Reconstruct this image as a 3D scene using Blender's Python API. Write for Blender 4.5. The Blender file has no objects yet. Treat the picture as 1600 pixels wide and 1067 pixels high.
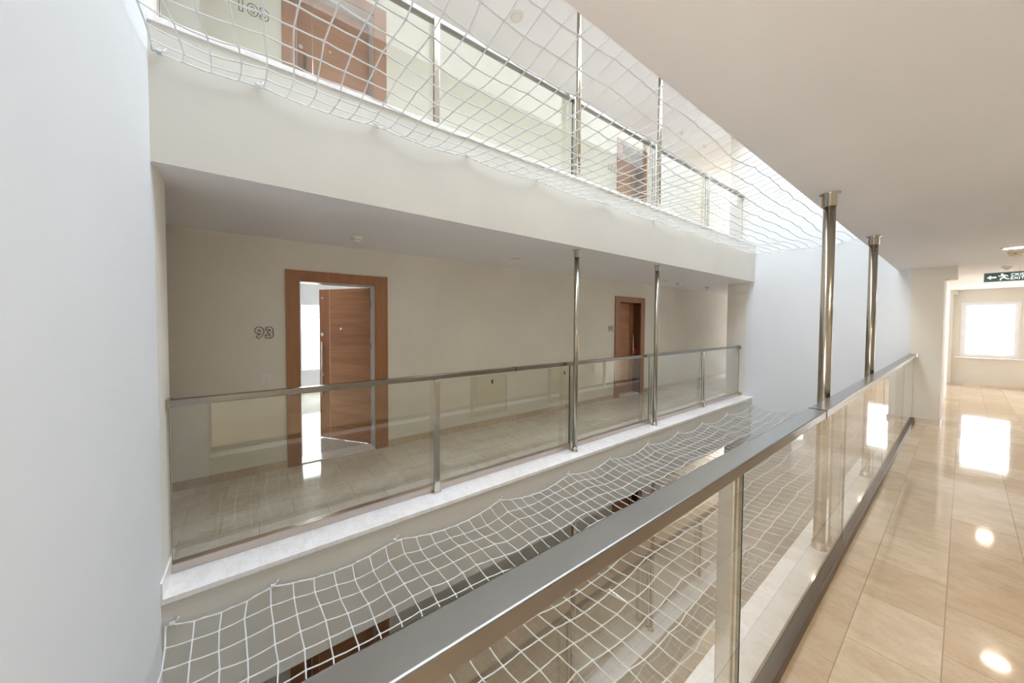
import bpy, bmesh, math, random
from mathutils import Vector, Matrix
random.seed(7)
SC = bpy.context.scene
COL = SC.collection

# ------------------------------------------------------------------ camera
cam_data = bpy.data.cameras.new('camera')
cam = bpy.data.objects.new('camera', cam_data)
COL.objects.link(cam)
YAW, PITCH, ROLL = 0.9853, -0.0275, 0.0023
fw = Vector((-math.sin(YAW) * math.cos(PITCH), math.cos(YAW) * math.cos(PITCH), math.sin(PITCH)))
rt = Vector((math.cos(YAW), math.sin(YAW), 0))
up = rt.cross(fw)
rt2 = math.cos(ROLL) * rt + math.sin(ROLL) * up
up2 = rt2.cross(fw)
cam.matrix_world = Matrix(((rt2.x, up2.x, -fw.x, 0), (rt2.y, up2.y, -fw.y, 0), (rt2.z, up2.z, -fw.z, 1.6), (0, 0, 0, 1)))
cam_data.sensor_width = 36
cam_data.sensor_fit = 'HORIZONTAL'
cam_data.lens = 509.61 / 1600 * 36
cam_data.shift_x = 61.874 / 1600
cam_data.shift_y = -14.83 / 1600
cam_data.clip_start = 0.02
SC.camera = cam

# ------------------------------------------------------------------ sky and daylight
SKY = 7.2
world = bpy.data.worlds.new('overcast_sky')
SC.world = world
world.use_nodes = True
bgn = world.node_tree.nodes['Background']
bgn.inputs['Color'].default_value = (0.90, 0.955, 1.0, 1)
bgn.inputs['Strength'].default_value = SKY


def area(name, loc, rot, sx, sy, power, color):
    d = bpy.data.lights.new(name, 'AREA')
    d.shape = 'RECTANGLE'
    d.size, d.size_y = sx, sy
    d.energy = power
    d.color = color
    o = bpy.data.objects.new(name, d)
    o.location = loc
    o.rotation_euler = rot
    COL.objects.link(o)
    return o


H90 = math.pi / 2
# portals: they only guide the sky's own light through the openings


def portal(name, loc, rot, sx, sy):
    o = area(name, loc, rot, sx, sy, 1, (1, 1, 1))
    o.data.cycles.is_portal = True


portal('skylight_portal', (-1.585, 4.26, 7.0), (0, 0, 0), 1.89, 9.48)
portal('lobby_window_portal', (0.3525, 15.62, 1.46), (-H90, 0, 0), 0.83, 1.42)
portal('added_lobby_window_portal', (2.84, 15.62, 1.26), (-H90, 0, 0), 1.68, 2.32)
portal('lobby_left_window_portal', (-3.49, 15.62, 1.26), (-H90, 0, 0), 1.17, 2.36)
portal('added_back_opening_portal', (0.25, -4.1, 1.25), (H90, 0, 0), 1.4, 2.3)
portal('flat_window_portal', (-8.42, 1.70, 1.26), (0, -H90, 0), 1.62, 1.8)

vs = SC.view_settings
vs.view_transform = 'Standard'
vs.look = 'None'
vs.gamma = 1
vs.use_curve_mapping = False
vs.exposure = 1.55
SC.cycles.max_bounces = 14
SC.cycles.diffuse_bounces = 8
SC.cycles.glossy_bounces = 6
SC.cycles.transmission_bounces = 10
SC.cycles.transparent_max_bounces = 24
SC.cycles.sample_clamp_indirect = 6
SC.cycles.caustics_reflective = False
SC.cycles.caustics_refractive = False

# ------------------------------------------------------------------ materials
def srgb(r, g, b):
    f = lambda c: (c / 255) / 12.92 if c / 255 <= 0.04045 else ((c / 255 + 0.055) / 1.055) ** 2.4
    return (f(r), f(g), f(b), 1)


def new_mat(name):
    m = bpy.data.materials.new(name)
    m.use_nodes = True
    nt = m.node_tree
    b = nt.nodes['Principled BSDF']
    return m, nt, b


def N(nt, t, **kw):
    n = nt.nodes.new(t)
    for k, v in kw.items():
        setattr(n, k, v)
    return n


def ramp(nt, fac, stops):
    r = N(nt, 'ShaderNodeValToRGB')
    e = r.color_ramp.elements
    e[0].position, e[0].color = stops[0]
    e[1].position, e[1].color = stops[-1]
    for p, c in stops[1:-1]:
        x = e.new(p)
        x.color = c
    nt.links.new(fac, r.inputs['Fac'])
    return r.outputs['Color']


def coords(nt, scale=(1, 1, 1), rot=(0, 0, 0)):
    g = N(nt, 'ShaderNodeNewGeometry')
    mp = N(nt, 'ShaderNodeMapping')
    mp.inputs['Scale'].default_value = scale
    mp.inputs['Rotation'].default_value = rot
    nt.links.new(g.outputs['Position'], mp.inputs['Vector'])
    return mp.outputs['Vector']


def noise(nt, vec, scale, detail=4, rough=0.5):
    n = N(nt, 'ShaderNodeTexNoise')
    n.inputs['Scale'].default_value = scale
    n.inputs['Detail'].default_value = detail
    n.inputs['Roughness'].default_value = rough
    nt.links.new(vec, n.inputs['Vector'])
    return n.outputs['Fac']


def bump(nt, b, h, strength, dist=0.01):
    bp = N(nt, 'ShaderNodeBump')
    bp.inputs['Strength'].default_value = strength
    bp.inputs['Distance'].default_value = dist
    nt.links.new(h, bp.inputs['Height'])
    nt.links.new(bp.outputs['Normal'], b.inputs['Normal'])


def plaster(name, c, rough=0.75, var=0.03):
    m, nt, b = new_mat(name)
    n = noise(nt, coords(nt), 1.3, 5)
    lo = tuple(x * (1 - var) for x in c[:3]) + (1,)
    hi = tuple(min(1, x * (1 + var)) for x in c[:3]) + (1,)
    nt.links.new(ramp(nt, n, [(0.35, lo), (0.65, hi)]), b.inputs['Base Color'])
    b.inputs['Roughness'].default_value = rough
    bump(nt, b, noise(nt, coords(nt), 180, 2), 0.05, 0.002)
    return m


def plain(name, c, rough=0.5, metal=0.0):
    m, nt, b = new_mat(name)
    n = noise(nt, coords(nt), 30, 3)
    lo = tuple(x * 0.97 for x in c[:3]) + (1,)
    nt.links.new(ramp(nt, n, [(0.3, lo), (0.7, c)]), b.inputs['Base Color'])
    b.inputs['Roughness'].default_value = rough
    b.inputs['Metallic'].default_value = metal
    return m


def steel(name, c=(0.30, 0.288, 0.275, 1), stretch=(90, 0.6, 90), rough=0.24):
    m, nt, b = new_mat(name)
    n = noise(nt, coords(nt, stretch), 6, 5, 0.7)
    lo = tuple(x * 0.95 for x in c[:3]) + (1,)
    nt.links.new(ramp(nt, n, [(0.3, lo), (0.7, c)]), b.inputs['Base Color'])
    b.inputs['Metallic'].default_value = 1
    r = N(nt, 'ShaderNodeMapRange')
    r.inputs['To Min'].default_value = rough - 0.03
    r.inputs['To Max'].default_value = rough + 0.04
    nt.links.new(n, r.inputs['Value'])
    nt.links.new(r.outputs['Result'], b.inputs['Roughness'])
    return m


def wood(name, c1, c2, c3, stretch):
    m, nt, b = new_mat(name)
    v = coords(nt, stretch)
    n1 = noise(nt, v, 1.0, 6, 0.6)
    n2 = noise(nt, v, 5.0, 4, 0.6)
    mx = N(nt, 'ShaderNodeMath', operation='MULTIPLY_ADD')
    mx.inputs[1].default_value = 0.35
    nt.links.new(n2, mx.inputs[0])
    md = N(nt, 'ShaderNodeMath', operation='MULTIPLY')
    md.inputs[1].default_value = 0.65
    nt.links.new(n1, md.inputs[0])
    nt.links.new(md.outputs[0], mx.inputs[2])
    nt.links.new(ramp(nt, mx.outputs[0], [(0.3, c1), (0.5, c2), (0.7, c3)]), b.inputs['Base Color'])
    b.inputs['Roughness'].default_value = 0.38
    return m


def marble_tiles(name, cA, cB, vein, tw, tl, mortar_c, rough=0.05, along_x=False, off=(0, 0, 0)):
    m, nt, b = new_mat(name)
    g = N(nt, 'ShaderNodeNewGeometry')
    mp = N(nt, 'ShaderNodeMapping')
    mp.inputs['Location'].default_value = off
    if not along_x:
        mp.inputs['Rotation'].default_value = (0, 0, H90)
    nt.links.new(g.outputs['Position'], mp.inputs['Vector'])
    br = N(nt, 'ShaderNodeTexBrick')
    br.offset = 0.5
    br.inputs['Scale'].default_value = 1
    br.inputs['Mortar Size'].default_value = 0.0016
    br.inputs['Mortar Smooth'].default_value = 0.0
    br.inputs['Brick Width'].default_value = tl
    br.inputs['Row Height'].default_value = tw
    br.inputs['Color1'].default_value = (0, 0, 0, 1)
    br.inputs['Color2'].default_value = (1, 1, 1, 1)
    nt.links.new(mp.outputs['Vector'], br.inputs['Vector'])
    v = coords(nt, (1.0, 1.35, 1.0), (0, 0, 0.5))
    n1 = noise(nt, v, 5.5, 8, 0.6)
    add = N(nt, 'ShaderNodeMath', operation='MULTIPLY_ADD')
    add.inputs[1].default_value = 0.45
    nt.links.new(br.outputs['Color'], add.inputs[0])
    nt.links.new(n1, add.inputs[2])
    base = ramp(nt, add.outputs[0], [(0.35, cA), (0.7, cB), (1.05, vein)])
    v2 = noise(nt, coords(nt, (1, 1.6, 1), (0, 0, 0.9)), 5, 10, 0.75)
    vm = ramp(nt, v2, [(0.47, (1, 1, 1, 1)), (0.5, (0.90, 0.87, 0.83, 1)), (0.53, (1, 1, 1, 1))])
    mul = N(nt, 'ShaderNodeMixRGB', blend_type='MULTIPLY')
    mul.inputs['Fac'].default_value = 0.9
    nt.links.new(base, mul.inputs['Color1'])
    nt.links.new(vm, mul.inputs['Color2'])
    mix = N(nt, 'ShaderNodeMixRGB')
    mix.inputs['Color2'].default_value = mortar_c
    nt.links.new(br.outputs['Fac'], mix.inputs['Fac'])
    nt.links.new(mul.outputs['Color'], mix.inputs['Color1'])
    nt.links.new(mix.outputs['Color'], b.inputs['Base Color'])
    rr = N(nt, 'ShaderNodeMapRange')
    rr.inputs['To Min'].default_value = rough - 0.02
    rr.inputs['To Max'].default_value = rough + 0.03
    nt.links.new(n1, rr.inputs['Value'])
    nt.links.new(rr.outputs['Result'], b.inputs['Roughness'])
    bump(nt, b, noise(nt, coords(nt), 2.2, 2), 0.05, 0.02)
    return m


def glass_mat(name, tint, refl=1.0, ior=1.6):
    m = bpy.data.materials.new(name)
    m.use_nodes = True
    nt = m.node_tree
    nt.nodes.clear()
    out = N(nt, 'ShaderNodeOutputMaterial')
    tr = N(nt, 'ShaderNodeBsdfTransparent')
    tr.inputs['Color'].default_value = tint
    gl = N(nt, 'ShaderNodeBsdfGlossy')
    gl.inputs['Roughness'].default_value = 0.0
    gl.inputs['Color'].default_value = (refl, refl, refl, 1)
    fr = N(nt, 'ShaderNodeFresnel')
    fr.inputs['IOR'].default_value = ior
    # a face seen from inside the pane must not turn into a mirror
    g = N(nt, 'ShaderNodeNewGeometry')
    inv = N(nt, 'ShaderNodeMath', operation='SUBTRACT')
    inv.inputs[0].default_value = 1
    nt.links.new(g.outputs['Backfacing'], inv.inputs[1])
    # both faces of a real pane reflect
    one = N(nt, 'ShaderNodeMath', operation='ADD')
    one.inputs[1].default_value = 1
    nt.links.new(fr.outputs[0], one.inputs[0])
    dbl = N(nt, 'ShaderNodeMath', operation='MULTIPLY')
    dbl.inputs[1].default_value = 2
    nt.links.new(fr.outputs[0], dbl.inputs[0])
    tw = N(nt, 'ShaderNodeMath', operation='DIVIDE')
    nt.links.new(dbl.outputs[0], tw.inputs[0])
    nt.links.new(one.outputs[0], tw.inputs[1])
    mu = N(nt, 'ShaderNodeMath', operation='MULTIPLY')
    nt.links.new(tw.outputs[0], mu.inputs[0])
    nt.links.new(inv.outputs[0], mu.inputs[1])
    mx = N(nt, 'ShaderNodeMixShader')
    nt.links.new(mu.outputs[0], mx.inputs['Fac'])
    nt.links.new(tr.outputs[0], mx.inputs[1])
    nt.links.new(gl.outputs[0], mx.inputs[2])
    nt.links.new(mx.outputs[0], out.inputs['Surface'])
    return m


def emit(name, c, s):
    m = bpy.data.materials.new(name)
    m.use_nodes = True
    nt = m.node_tree
    nt.nodes.clear()
    out = N(nt, 'ShaderNodeOutputMaterial')
    e = N(nt, 'ShaderNodeEmission')
    e.inputs['Color'].default_value = c
    e.inputs['Strength'].default_value = s
    nt.links.new(e.outputs[0], out.inputs['Surface'])
    return m


M = {}
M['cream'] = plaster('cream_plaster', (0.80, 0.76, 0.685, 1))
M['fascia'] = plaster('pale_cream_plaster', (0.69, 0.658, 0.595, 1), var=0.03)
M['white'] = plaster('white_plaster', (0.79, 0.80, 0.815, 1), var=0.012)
M['ceiling'] = plaster('ceiling_paint', (0.905, 0.905, 0.94, 1), var=0.01)
M['floor'] = marble_tiles('polished_marble_tiles', (0.57, 0.425, 0.29, 1), (0.66, 0.525, 0.385, 1), (0.75, 0.63, 0.49, 1), 0.28, 0.5, (0.36, 0.29, 0.22, 1), off=(0.0, 0.02, 0))
M['floor_far'] = marble_tiles('polished_marble_far', (0.66, 0.57, 0.465, 1), (0.75, 0.665, 0.56, 1), (0.81, 0.74, 0.65, 1), 0.28, 0.5, (0.34, 0.27, 0.20, 1))
M['floor_flat'] = marble_tiles('pale_floor_tiles', (0.62, 0.59, 0.55, 1), (0.68, 0.65, 0.60, 1), (0.72, 0.69, 0.65, 1), 0.4, 0.4, (0.5, 0.48, 0.45, 1))
M['sill'] = marble_tiles('white_marble', (0.90, 0.865, 0.86, 1), (0.93, 0.90, 0.895, 1), (0.86, 0.82, 0.80, 1), 5.0, 0.9, (0.78, 0.75, 0.73, 1), rough=0.2)
M['skirt'] = marble_tiles('tan_marble', (0.50, 0.38, 0.26, 1), (0.60, 0.47, 0.34, 1), (0.68, 0.56, 0.42, 1), 5.0, 0.6, (0.4, 0.32, 0.25, 1), rough=0.2)
M['steel'] = steel('brushed_steel_rail')
M['steel_v'] = steel('brushed_steel_upright', (0.47, 0.42, 0.35, 1), (60, 60, 2), 0.2)
M['steel_p'] = steel('polished_steel_post', (0.62, 0.59, 0.54, 1), (40, 40, 2), 0.16)
M['steel_base'] = steel('brushed_steel_channel', (0.60, 0.53, 0.48, 1), (60, 2, 60), 0.3)
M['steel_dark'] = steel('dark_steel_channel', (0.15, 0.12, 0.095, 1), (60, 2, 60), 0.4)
M['glass'] = glass_mat('green_tinted_glass', (0.955, 0.97, 0.95, 1))
M['skyglass'] = glass_mat('tinted_skylight_glass', (0.70, 0.722, 0.748, 1))
M['edge'] = plain('dark_glass_edge', (0.02, 0.05, 0.045, 1), 0.2)
M['pane'] = glass_mat('window_glass', (0.97, 0.98, 0.98, 1))
M['wood_h'] = wood('walnut_veneer_leaf', (0.30, 0.130, 0.055, 1), (0.42, 0.195, 0.090, 1), (0.52, 0.27, 0.14, 1), (0.6, 0.6, 9))
M['wood_v'] = wood('walnut_veneer_frame', (0.28, 0.115, 0.048, 1), (0.36, 0.155, 0.070, 1), (0.43, 0.20, 0.095, 1), (9, 9, 0.6))
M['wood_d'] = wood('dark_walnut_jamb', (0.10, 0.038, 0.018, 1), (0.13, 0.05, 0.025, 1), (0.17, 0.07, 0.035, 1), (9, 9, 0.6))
M['lining'] = plain('pale_grey_steel_lining', (0.62, 0.57, 0.54, 1), 0.4)
M['chrome'] = plain('satin_chrome', (0.66, 0.65, 0.63, 1), 0.18, 1)
M['grey'] = plain('grey_metal_edge', (0.30, 0.31, 0.30, 1), 0.4, 0.6)
M['pvc'] = plain('white_pvc', (0.82, 0.83, 0.86, 1), 0.3)
M['plastic'] = plain('white_plastic', (0.90, 0.88, 0.84, 1), 0.35)
M['plastic_y'] = plain('aged_plastic', (0.74, 0.62, 0.42, 1), 0.4)
M['panel'] = plain('cream_painted_metal', (0.74, 0.68, 0.56, 1), 0.45)
M['black'] = plain('black_plastic', (0.012, 0.012, 0.012, 1), 0.4)
M['rope'] = plain('white_rope', (0.90, 0.90, 0.89, 1), 0.8)
_nt = M['rope'].node_tree
_tl = N(_nt, 'ShaderNodeBsdfTranslucent')
_tl.inputs['Color'].default_value = (0.90, 0.90, 0.89, 1)
_mx = N(_nt, 'ShaderNodeMixShader')
_mx.inputs['Fac'].default_value = 0.28
_nt.links.new(_nt.nodes['Principled BSDF'].outputs[0], _mx.inputs[1])
_nt.links.new(_tl.outputs[0], _mx.inputs[2])
_nt.links.new(_mx.outputs[0], _nt.nodes['Material Output'].inputs['Surface'])
M['green'] = plain('exit_sign_green', (0.008, 0.075, 0.05, 1), 0.3)
M['symbol'] = emit('exit_sign_symbols', (0.86, 0.92, 0.82, 1), 0.75)
M['red'] = plain('red_plastic', (0.65, 0.02, 0.03, 1), 0.4)
M['lamp'] = emit('warm_lamp_diffuser', (1.0, 0.85, 0.64, 1), 85)
M['lamp_off'] = plain('opal_lamp_diffuser', (0.78, 0.75, 0.72, 1), 0.4)
M['facade'] = plaster('pale_facade', (0.72, 0.69, 0.66, 1))
M['facade_w'] = plain('facade_window', (0.30, 0.34, 0.42, 1), 0.3)
M['ground'] = plaster('pale_ground', (0.45, 0.44, 0.42, 1))

# ------------------------------------------------------------------ geometry helpers
class MB:
    """collects boxes, tubes and lathes, builds them as one mesh"""

    def __init__(self):
        self.bm = bmesh.new()
        self.mats = []

    def slot(self, m):
        if m not in self.mats:
            self.mats.append(m)
        return self.mats.index(m)

    def box(self, x0, x1, y0, y1, z0, z1, m=None, xf=None):
        P = [(x, y, z) for x in (x0, x1) for y in (y0, y1) for z in (z0, z1)]
        vs_ = [self.bm.verts.new(xf(Vector(p)) if xf else p) for p in P]
        k = self.slot(m) if m else 0
        for a, b, c, d in ((0, 1, 3, 2), (4, 6, 7, 5), (0, 4, 5, 1), (2, 3, 7, 6), (0, 2, 6, 4), (1, 5, 7, 3)):
            f = self.bm.faces.new((vs_[a], vs_[b], vs_[c], vs_[d]))
            f.material_index = k
        return self

    def tube(self, pts, r, seg=8, m=None, cap=True, smooth=True):
        pts = [Vector(p) for p in pts]
        k = self.slot(m) if m else 0
        rings = []
        for i, p in enumerate(pts):
            a = pts[max(0, i - 1)]
            b = pts[min(len(pts) - 1, i + 1)]
            t = (b - a).normalized()
            ref = Vector((0, 0, 1)) if abs(t.z) < 0.9 else Vector((1, 0, 0))
            u = t.cross(ref).normalized()
            v = t.cross(u)
            rr = r[i] if isinstance(r, (list, tuple)) else r
            rings.append([self.bm.verts.new(p + rr * (math.cos(2 * math.pi * j / seg) * u + math.sin(2 * math.pi * j / seg) * v)) for j in range(seg)])
        for A, B in zip(rings, rings[1:]):
            for j in range(seg):
                f = self.bm.faces.new((A[j], A[(j + 1) % seg], B[(j + 1) % seg], B[j]))
                f.material_index = k
                f.smooth = smooth
        if cap:
            for ring in (rings[0][::-1], rings[-1]):
                f = self.bm.faces.new(ring)
                f.material_index = k
        return self

    def lathe(self, c, prof, seg=32, m=None, axis='z', xf=None):
        """prof: (radius, offset along axis) from one end to the other"""
        k = self.slot(m) if m else 0
        c = Vector(c)
        rings = []
        for r, h in prof:
            ring = []
            for j in range(seg):
                a = 2 * math.pi * j / seg
                if axis == 'z':
                    d = Vector((r * math.cos(a), r * math.sin(a), h))
                elif axis == 'x':
                    d = Vector((h, r * math.cos(a), r * math.sin(a)))
                else:
                    d = Vector((r * math.cos(a), h, r * math.sin(a)))
                p = c + d
                ring.append(self.bm.verts.new(xf(p) if xf else p))
            rings.append(ring)
        for A, B in zip(rings, rings[1:]):
            for j in range(seg):
                f = self.bm.faces.new((A[j], A[(j + 1) % seg], B[(j + 1) % seg], B[j]))
                f.material_index = k
                f.smooth = True
        for ring in (rings[0][::-1], rings[-1]):
            f = self.bm.faces.new(ring)
            f.material_index = k
        return self

    def prism(self, poly, y0, y1, m=None):
        """polygon in the x-z plane, extruded from y0 to y1"""
        k = self.slot(m) if m else 0
        A = [self.bm.verts.new((x, y0, z)) for x, z in poly]
        B = [self.bm.verts.new((x, y1, z)) for x, z in poly]
        n = len(poly)
        fs = [self.bm.faces.new(A[::-1]), self.bm.faces.new(B)]
        for j in range(n):
            fs.append(self.bm.faces.new((A[j], A[(j + 1) % n], B[(j + 1) % n], B[j])))
        for f in fs:
            f.material_index = k
        return self

    def build(self, name, mat, parent=None, bevel=0.0, origin=None, smooth_angle=None):
        bmesh.ops.recalc_face_normals(self.bm, faces=self.bm.faces[:])
        if bevel:
            ed = [e for e in self.bm.edges if len(e.link_faces) == 2 and e.calc_face_angle(0) > 0.9]
            bmesh.ops.bevel(self.bm, geom=ed, offset=bevel, segments=2, affect='EDGES', profile=0.6)
        if parent is not None:
            off = Vector(parent['base'])
        elif origin is not None:
            off = Vector(origin)
        else:
            off = Vector((0, 0, 0))
        for v in self.bm.verts:
            v.co -= off
        me = bpy.data.meshes.new(name)
        self.bm.to_mesh(me)
        self.bm.free()
        o = bpy.data.objects.new(name, me)
        COL.objects.link(o)
        mats = self.mats if self.mats else [mat]
        for mm in mats:
            me.materials.append(mm)
        if parent is not None:
            o.parent = parent
            loc = Vector(parent['base'])
            o['base'] = list(loc)
        else:
            o.location = off
            o['base'] = list(off)
        return o


def tag(o, label=None, cat=None, group=None, kind=None):
    if label:
        o['label'] = label
    if cat:
        o['category'] = cat
    if group:
        o['group'] = group
    if kind:
        o['kind'] = kind
    return o


def thing(name, loc, label, cat, group=None, kind=None):
    o = bpy.data.objects.new(name, None)
    o.empty_display_size = 0.1
    COL.objects.link(o)
    o.location = loc
    o['base'] = list(loc)
    return tag(o, label, cat, group, kind)


def struct(name, mb, mat, label, cat, bevel=0.0):
    return tag(mb.build(name, mat, bevel=bevel), label, cat, kind='structure')


# ------------------------------------------------------------------ dimensions (metres; near corridor floor at z = 0)
ST = 3.3            # storey
CEIL = 2.5
FX = -2.53          # far fascia face
NXF = -0.64         # near fascia face
WX = -4.1           # far corridor wall
RX = 1.0            # near corridor back wall
Y0, Y1 = -0.48, 9.0  # atrium ends
YW = 15.5           # window wall
DOORS = [(0.27, 1.405, 0.40, 1.25), (6.337, 7.486, 6.50, 7.33)]
LEV = {-1: 'one floor below', 0: 'across the atrium', 1: 'one floor above'}

# ------------------------------------------------------------------ setting
# floors
struct('floor', MB().box(NXF - 0.0, RX, -4.0, 9.0, -0.03, 0).box(-0.43, 4.0, 9.0, YW, -0.03, 0), M['floor'], 'polished cream marble tile floor of the corridor with the camera', 'floor')
struct('floor_lobby', MB().box(WX, -0.43, 13.5, YW, -0.03, 0).box(WX, -3.01, 9.0, 13.5, -0.03, 0), M['floor'], 'marble floor of the lobby beyond the atrium end wall', 'floor')
for k in (-2, -1, 0, 1):
    z = k * ST
    w = {-2: 'two floors below', -1: 'one floor below', 0: 'across the atrium', 1: 'one floor above'}[k]
    struct('floor_far', MB().box(WX, -2.84, -3.0, 9.0, z - 0.03, z), M['floor_far'], 'beige marble floor of the corridor ' + w, 'floor')
    if k > -2:
        struct('ceiling_far', MB().box(WX, FX - 0.003, -3.0, 9.0, z - 0.8, z - 0.785), M['ceiling'], 'white ceiling beneath the corridor ' + w, 'ceiling')
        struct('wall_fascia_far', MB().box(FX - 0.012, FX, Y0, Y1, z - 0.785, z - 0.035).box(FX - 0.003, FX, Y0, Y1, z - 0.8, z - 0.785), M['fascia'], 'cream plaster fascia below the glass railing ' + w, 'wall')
    struct('trim_sill_far', MB().box(-2.84, FX + 0.012, Y0, Y1, z - 0.035, z), M['sill'], 'white marble sill under the glass railing ' + w, 'sill', bevel=0.003)
struct('floor_bottom', MB().box(FX, NXF, Y0, Y1, -2 * ST - 0.06, -2 * ST - 0.03), M['sill'], 'pale marble floor at the bottom of the atrium', 'floor')
struct('ceiling_top', MB().box(-4.3, FX - 0.012, -3.0, 9.0, 5.8, 5.84).box(-4.3, -3.01, 9.0, 13.5, 5.8, 5.84), M['ceiling'], 'white ceiling of the top far corridor', 'ceiling')
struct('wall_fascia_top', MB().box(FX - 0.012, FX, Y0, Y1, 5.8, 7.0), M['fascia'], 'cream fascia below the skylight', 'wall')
struct('wall_top_far', MB().box(-4.3, -4.1, -3, 13.5, 5.84, 5.9), M['cream'], 'top of the far corridor wall', 'wall')

for k, wi in ((-1, 0), (-1, 1), (0, 1), (1, 0), (1, 1), (-2, 0), (-2, 1)):
    o0, o1, i0, i1 = DOORS[wi]
    struct('wall_behind_door', MB().box(WX - 0.5, WX - 0.42, i0 - 0.3, i1 + 0.3, k * ST - 0.03, k * ST + 2.4).box(WX - 0.42, WX - 0.2, i0 - 0.3, i0 - 0.22, k * ST - 0.03, k * ST + 2.4).box(WX - 0.42, WX - 0.2, i1 + 0.22, i1 + 0.3, k * ST - 0.03, k * ST + 2.4).box(WX - 0.42, WX - 0.2, i0 - 0.22, i1 + 0.22, k * ST + 2.3, k * ST + 2.4), M['cream'], 'hall wall hidden behind a closed flat door', 'wall')

# far corridor wall with door openings, one object per storey
for k in (-2, -1, 0, 1):
    z = k * ST
    b = MB()
    zb, zt = z - 0.0, z + CEIL
    ys = -3.0
    for (o0, o1, i0, i1) in DOORS:
        b.box(WX - 0.2, WX, ys, i0, zb, zt)
        b.box(WX - 0.2, WX, i0, i1, z + 2.07, zt)
        ys = i1
    b.box(WX - 0.2, WX, ys, YW, zb, zt)
    w = {-2: 'two floors below', -1: 'one floor below', 0: 'across the atrium', 1: 'one floor above'}[k]
    struct('wall_far', b, M['cream'], 'cream plaster wall with two flat doors, corridor ' + w, 'wall')
    b = MB()
    ys = -3.0
    for (o0, o1, i0, i1) in DOORS:
        b.box(WX, WX + 0.012, ys, o0, z, z + 0.08)
        ys = o1
    b.box(WX, WX + 0.012, ys, 13.4 if k else 13.5, z, z + 0.08)
    struct('baseboard_far', b, M['skirt'], 'tan marble skirting along the corridor wall ' + w, 'baseboard')

# near side: slabs, fascias, ledge
b = MB().box(NXF, RX, -4.0, 9.0, CEIL, CEIL + 0.015).box(WX, -3.01, 9.0, 13.5, CEIL, CEIL + 0.04).box(-0.2, 4.0, 9.0, 13.5, CEIL, CEIL + 0.04).box(WX, 4.0, 13.5, YW, CEIL, CEIL + 0.04)
struct('ceiling', b, M['ceiling'], 'smooth white ceiling over the corridor with the camera', 'ceiling')
for k in (-1, 0, 1, 2):
    z = k * ST
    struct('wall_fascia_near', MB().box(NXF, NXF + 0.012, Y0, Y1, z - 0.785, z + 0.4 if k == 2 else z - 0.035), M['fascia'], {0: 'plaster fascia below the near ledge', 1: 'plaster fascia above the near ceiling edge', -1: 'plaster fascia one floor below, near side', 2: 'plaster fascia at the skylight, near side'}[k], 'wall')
    if k < 2:
        struct('trim_ledge_near', MB().box(NXF - 0.012, -0.425, Y0, Y1, z - 0.035, z + 0.002), M['sill'], {0: 'white marble ledge outside the near glass railing', 1: 'white marble ledge one floor above, near side', -1: 'white marble ledge one floor below, near side'}[k], 'ledge', bevel=0.003)
for k in (-1, 1, 2):
    z = k * ST
    struct('ceiling_near', MB().box(NXF, RX, -4.0, 9.0, z - 0.8, z - 0.785), M['ceiling'], {-1: 'ceiling two floors below, near side', 1: 'x', 2: 'ceiling one floor above, near side'}[k], 'ceiling') if k != 1 else None
    if k < 2:
        struct('floor_near', MB().box(-0.425, RX, -4.0, 9.0, z - 0.03, z), M['floor_far'], {-1: 'marble floor one floor below, near side', 1: 'marble floor one floor above, near side'}[k], 'floor')
struct('ceiling_below', MB().box(NXF, RX, -4.0, 9.0, -0.8, -0.785), M['ceiling'], 'ceiling one floor below, near side', 'ceiling')
struct('wall_near', MB().box(RX, RX + 0.15, -4.15, 9.0, -2 * ST, 2 * ST - 0.8), M['cream'], 'cream wall of the corridor with the camera', 'wall')
# atrium end walls (full height) and corridor ends
struct('wall_left', MB().box(-2.86, -0.64, Y0 - 0.2, Y0, -2 * ST, 7.0), M['white'], 'tall bright white end wall of the atrium', 'wall')
struct('wall_left_pier', MB().box(-2.862, FX - 0.06, Y0 - 0.19, Y0 + 0.002, -2 * ST, 5.8), M['cream'], 'narrow cream pier at the end of the far railing', 'wall')
struct('wall_near_pier', MB().box(-0.64, -0.38, Y0 - 0.2, Y0, -2 * ST, 7.0), M['cream'], 'narrow cream pier where the near railing starts', 'wall')
struct('wall_far_return', MB().box(-2.86, -2.72, -3.0, Y0 - 0.2, -2 * ST, 5.8), M['cream'], 'side wall of the recess at the end of the far corridor', 'wall')
struct('wall_far_end', MB().box(WX - 0.2, -2.72, -3.15, -3.0, -2 * ST, 5.8), M['cream'], 'end wall of the far corridor', 'wall')
struct('wall_right', MB().box(-2.66, -0.50, Y1, Y1 + 0.2, -2 * ST, 7.0), M['white'], 'bright white wall closing the atrium behind the two near poles', 'wall')  # white gives way to cream at both sides in place of a shadow line
for k in (-2, -1, 0, 1):
    z = k * ST
    struct('wall_right_far_pier', MB().box(-3.01, -2.66, Y1, Y1 + 0.3, z, z + CEIL), M['cream'], 'cream pier at the far end of the railing, ' + {-2: 'two floors below', -1: 'one floor below', 0: 'across the atrium', 1: 'one floor above'}[k], 'wall')  # cream here stands in for the shaded edge of the end wall
    struct('baseboard_pier', MB().box(-3.02, -2.70, Y1 - 0.012, Y1, z, z + 0.07), M['skirt'], 'tan skirting on the pier, ' + {-2: 'two floors below', -1: 'one floor below', 0: 'across the atrium', 1: 'one floor above'}[k], 'baseboard')
struct('wall_column', MB().box(-0.50, -0.193, Y1, Y1 + 0.45, 0, CEIL).box(-0.193, -0.073, Y1, Y1 + 0.45, 2.31, CEIL), M['cream'], 'cream column with a short beam stub where the near railing ends', 'column')  # cream front continues the end wall, its colour split replacing a shadow edge
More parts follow.
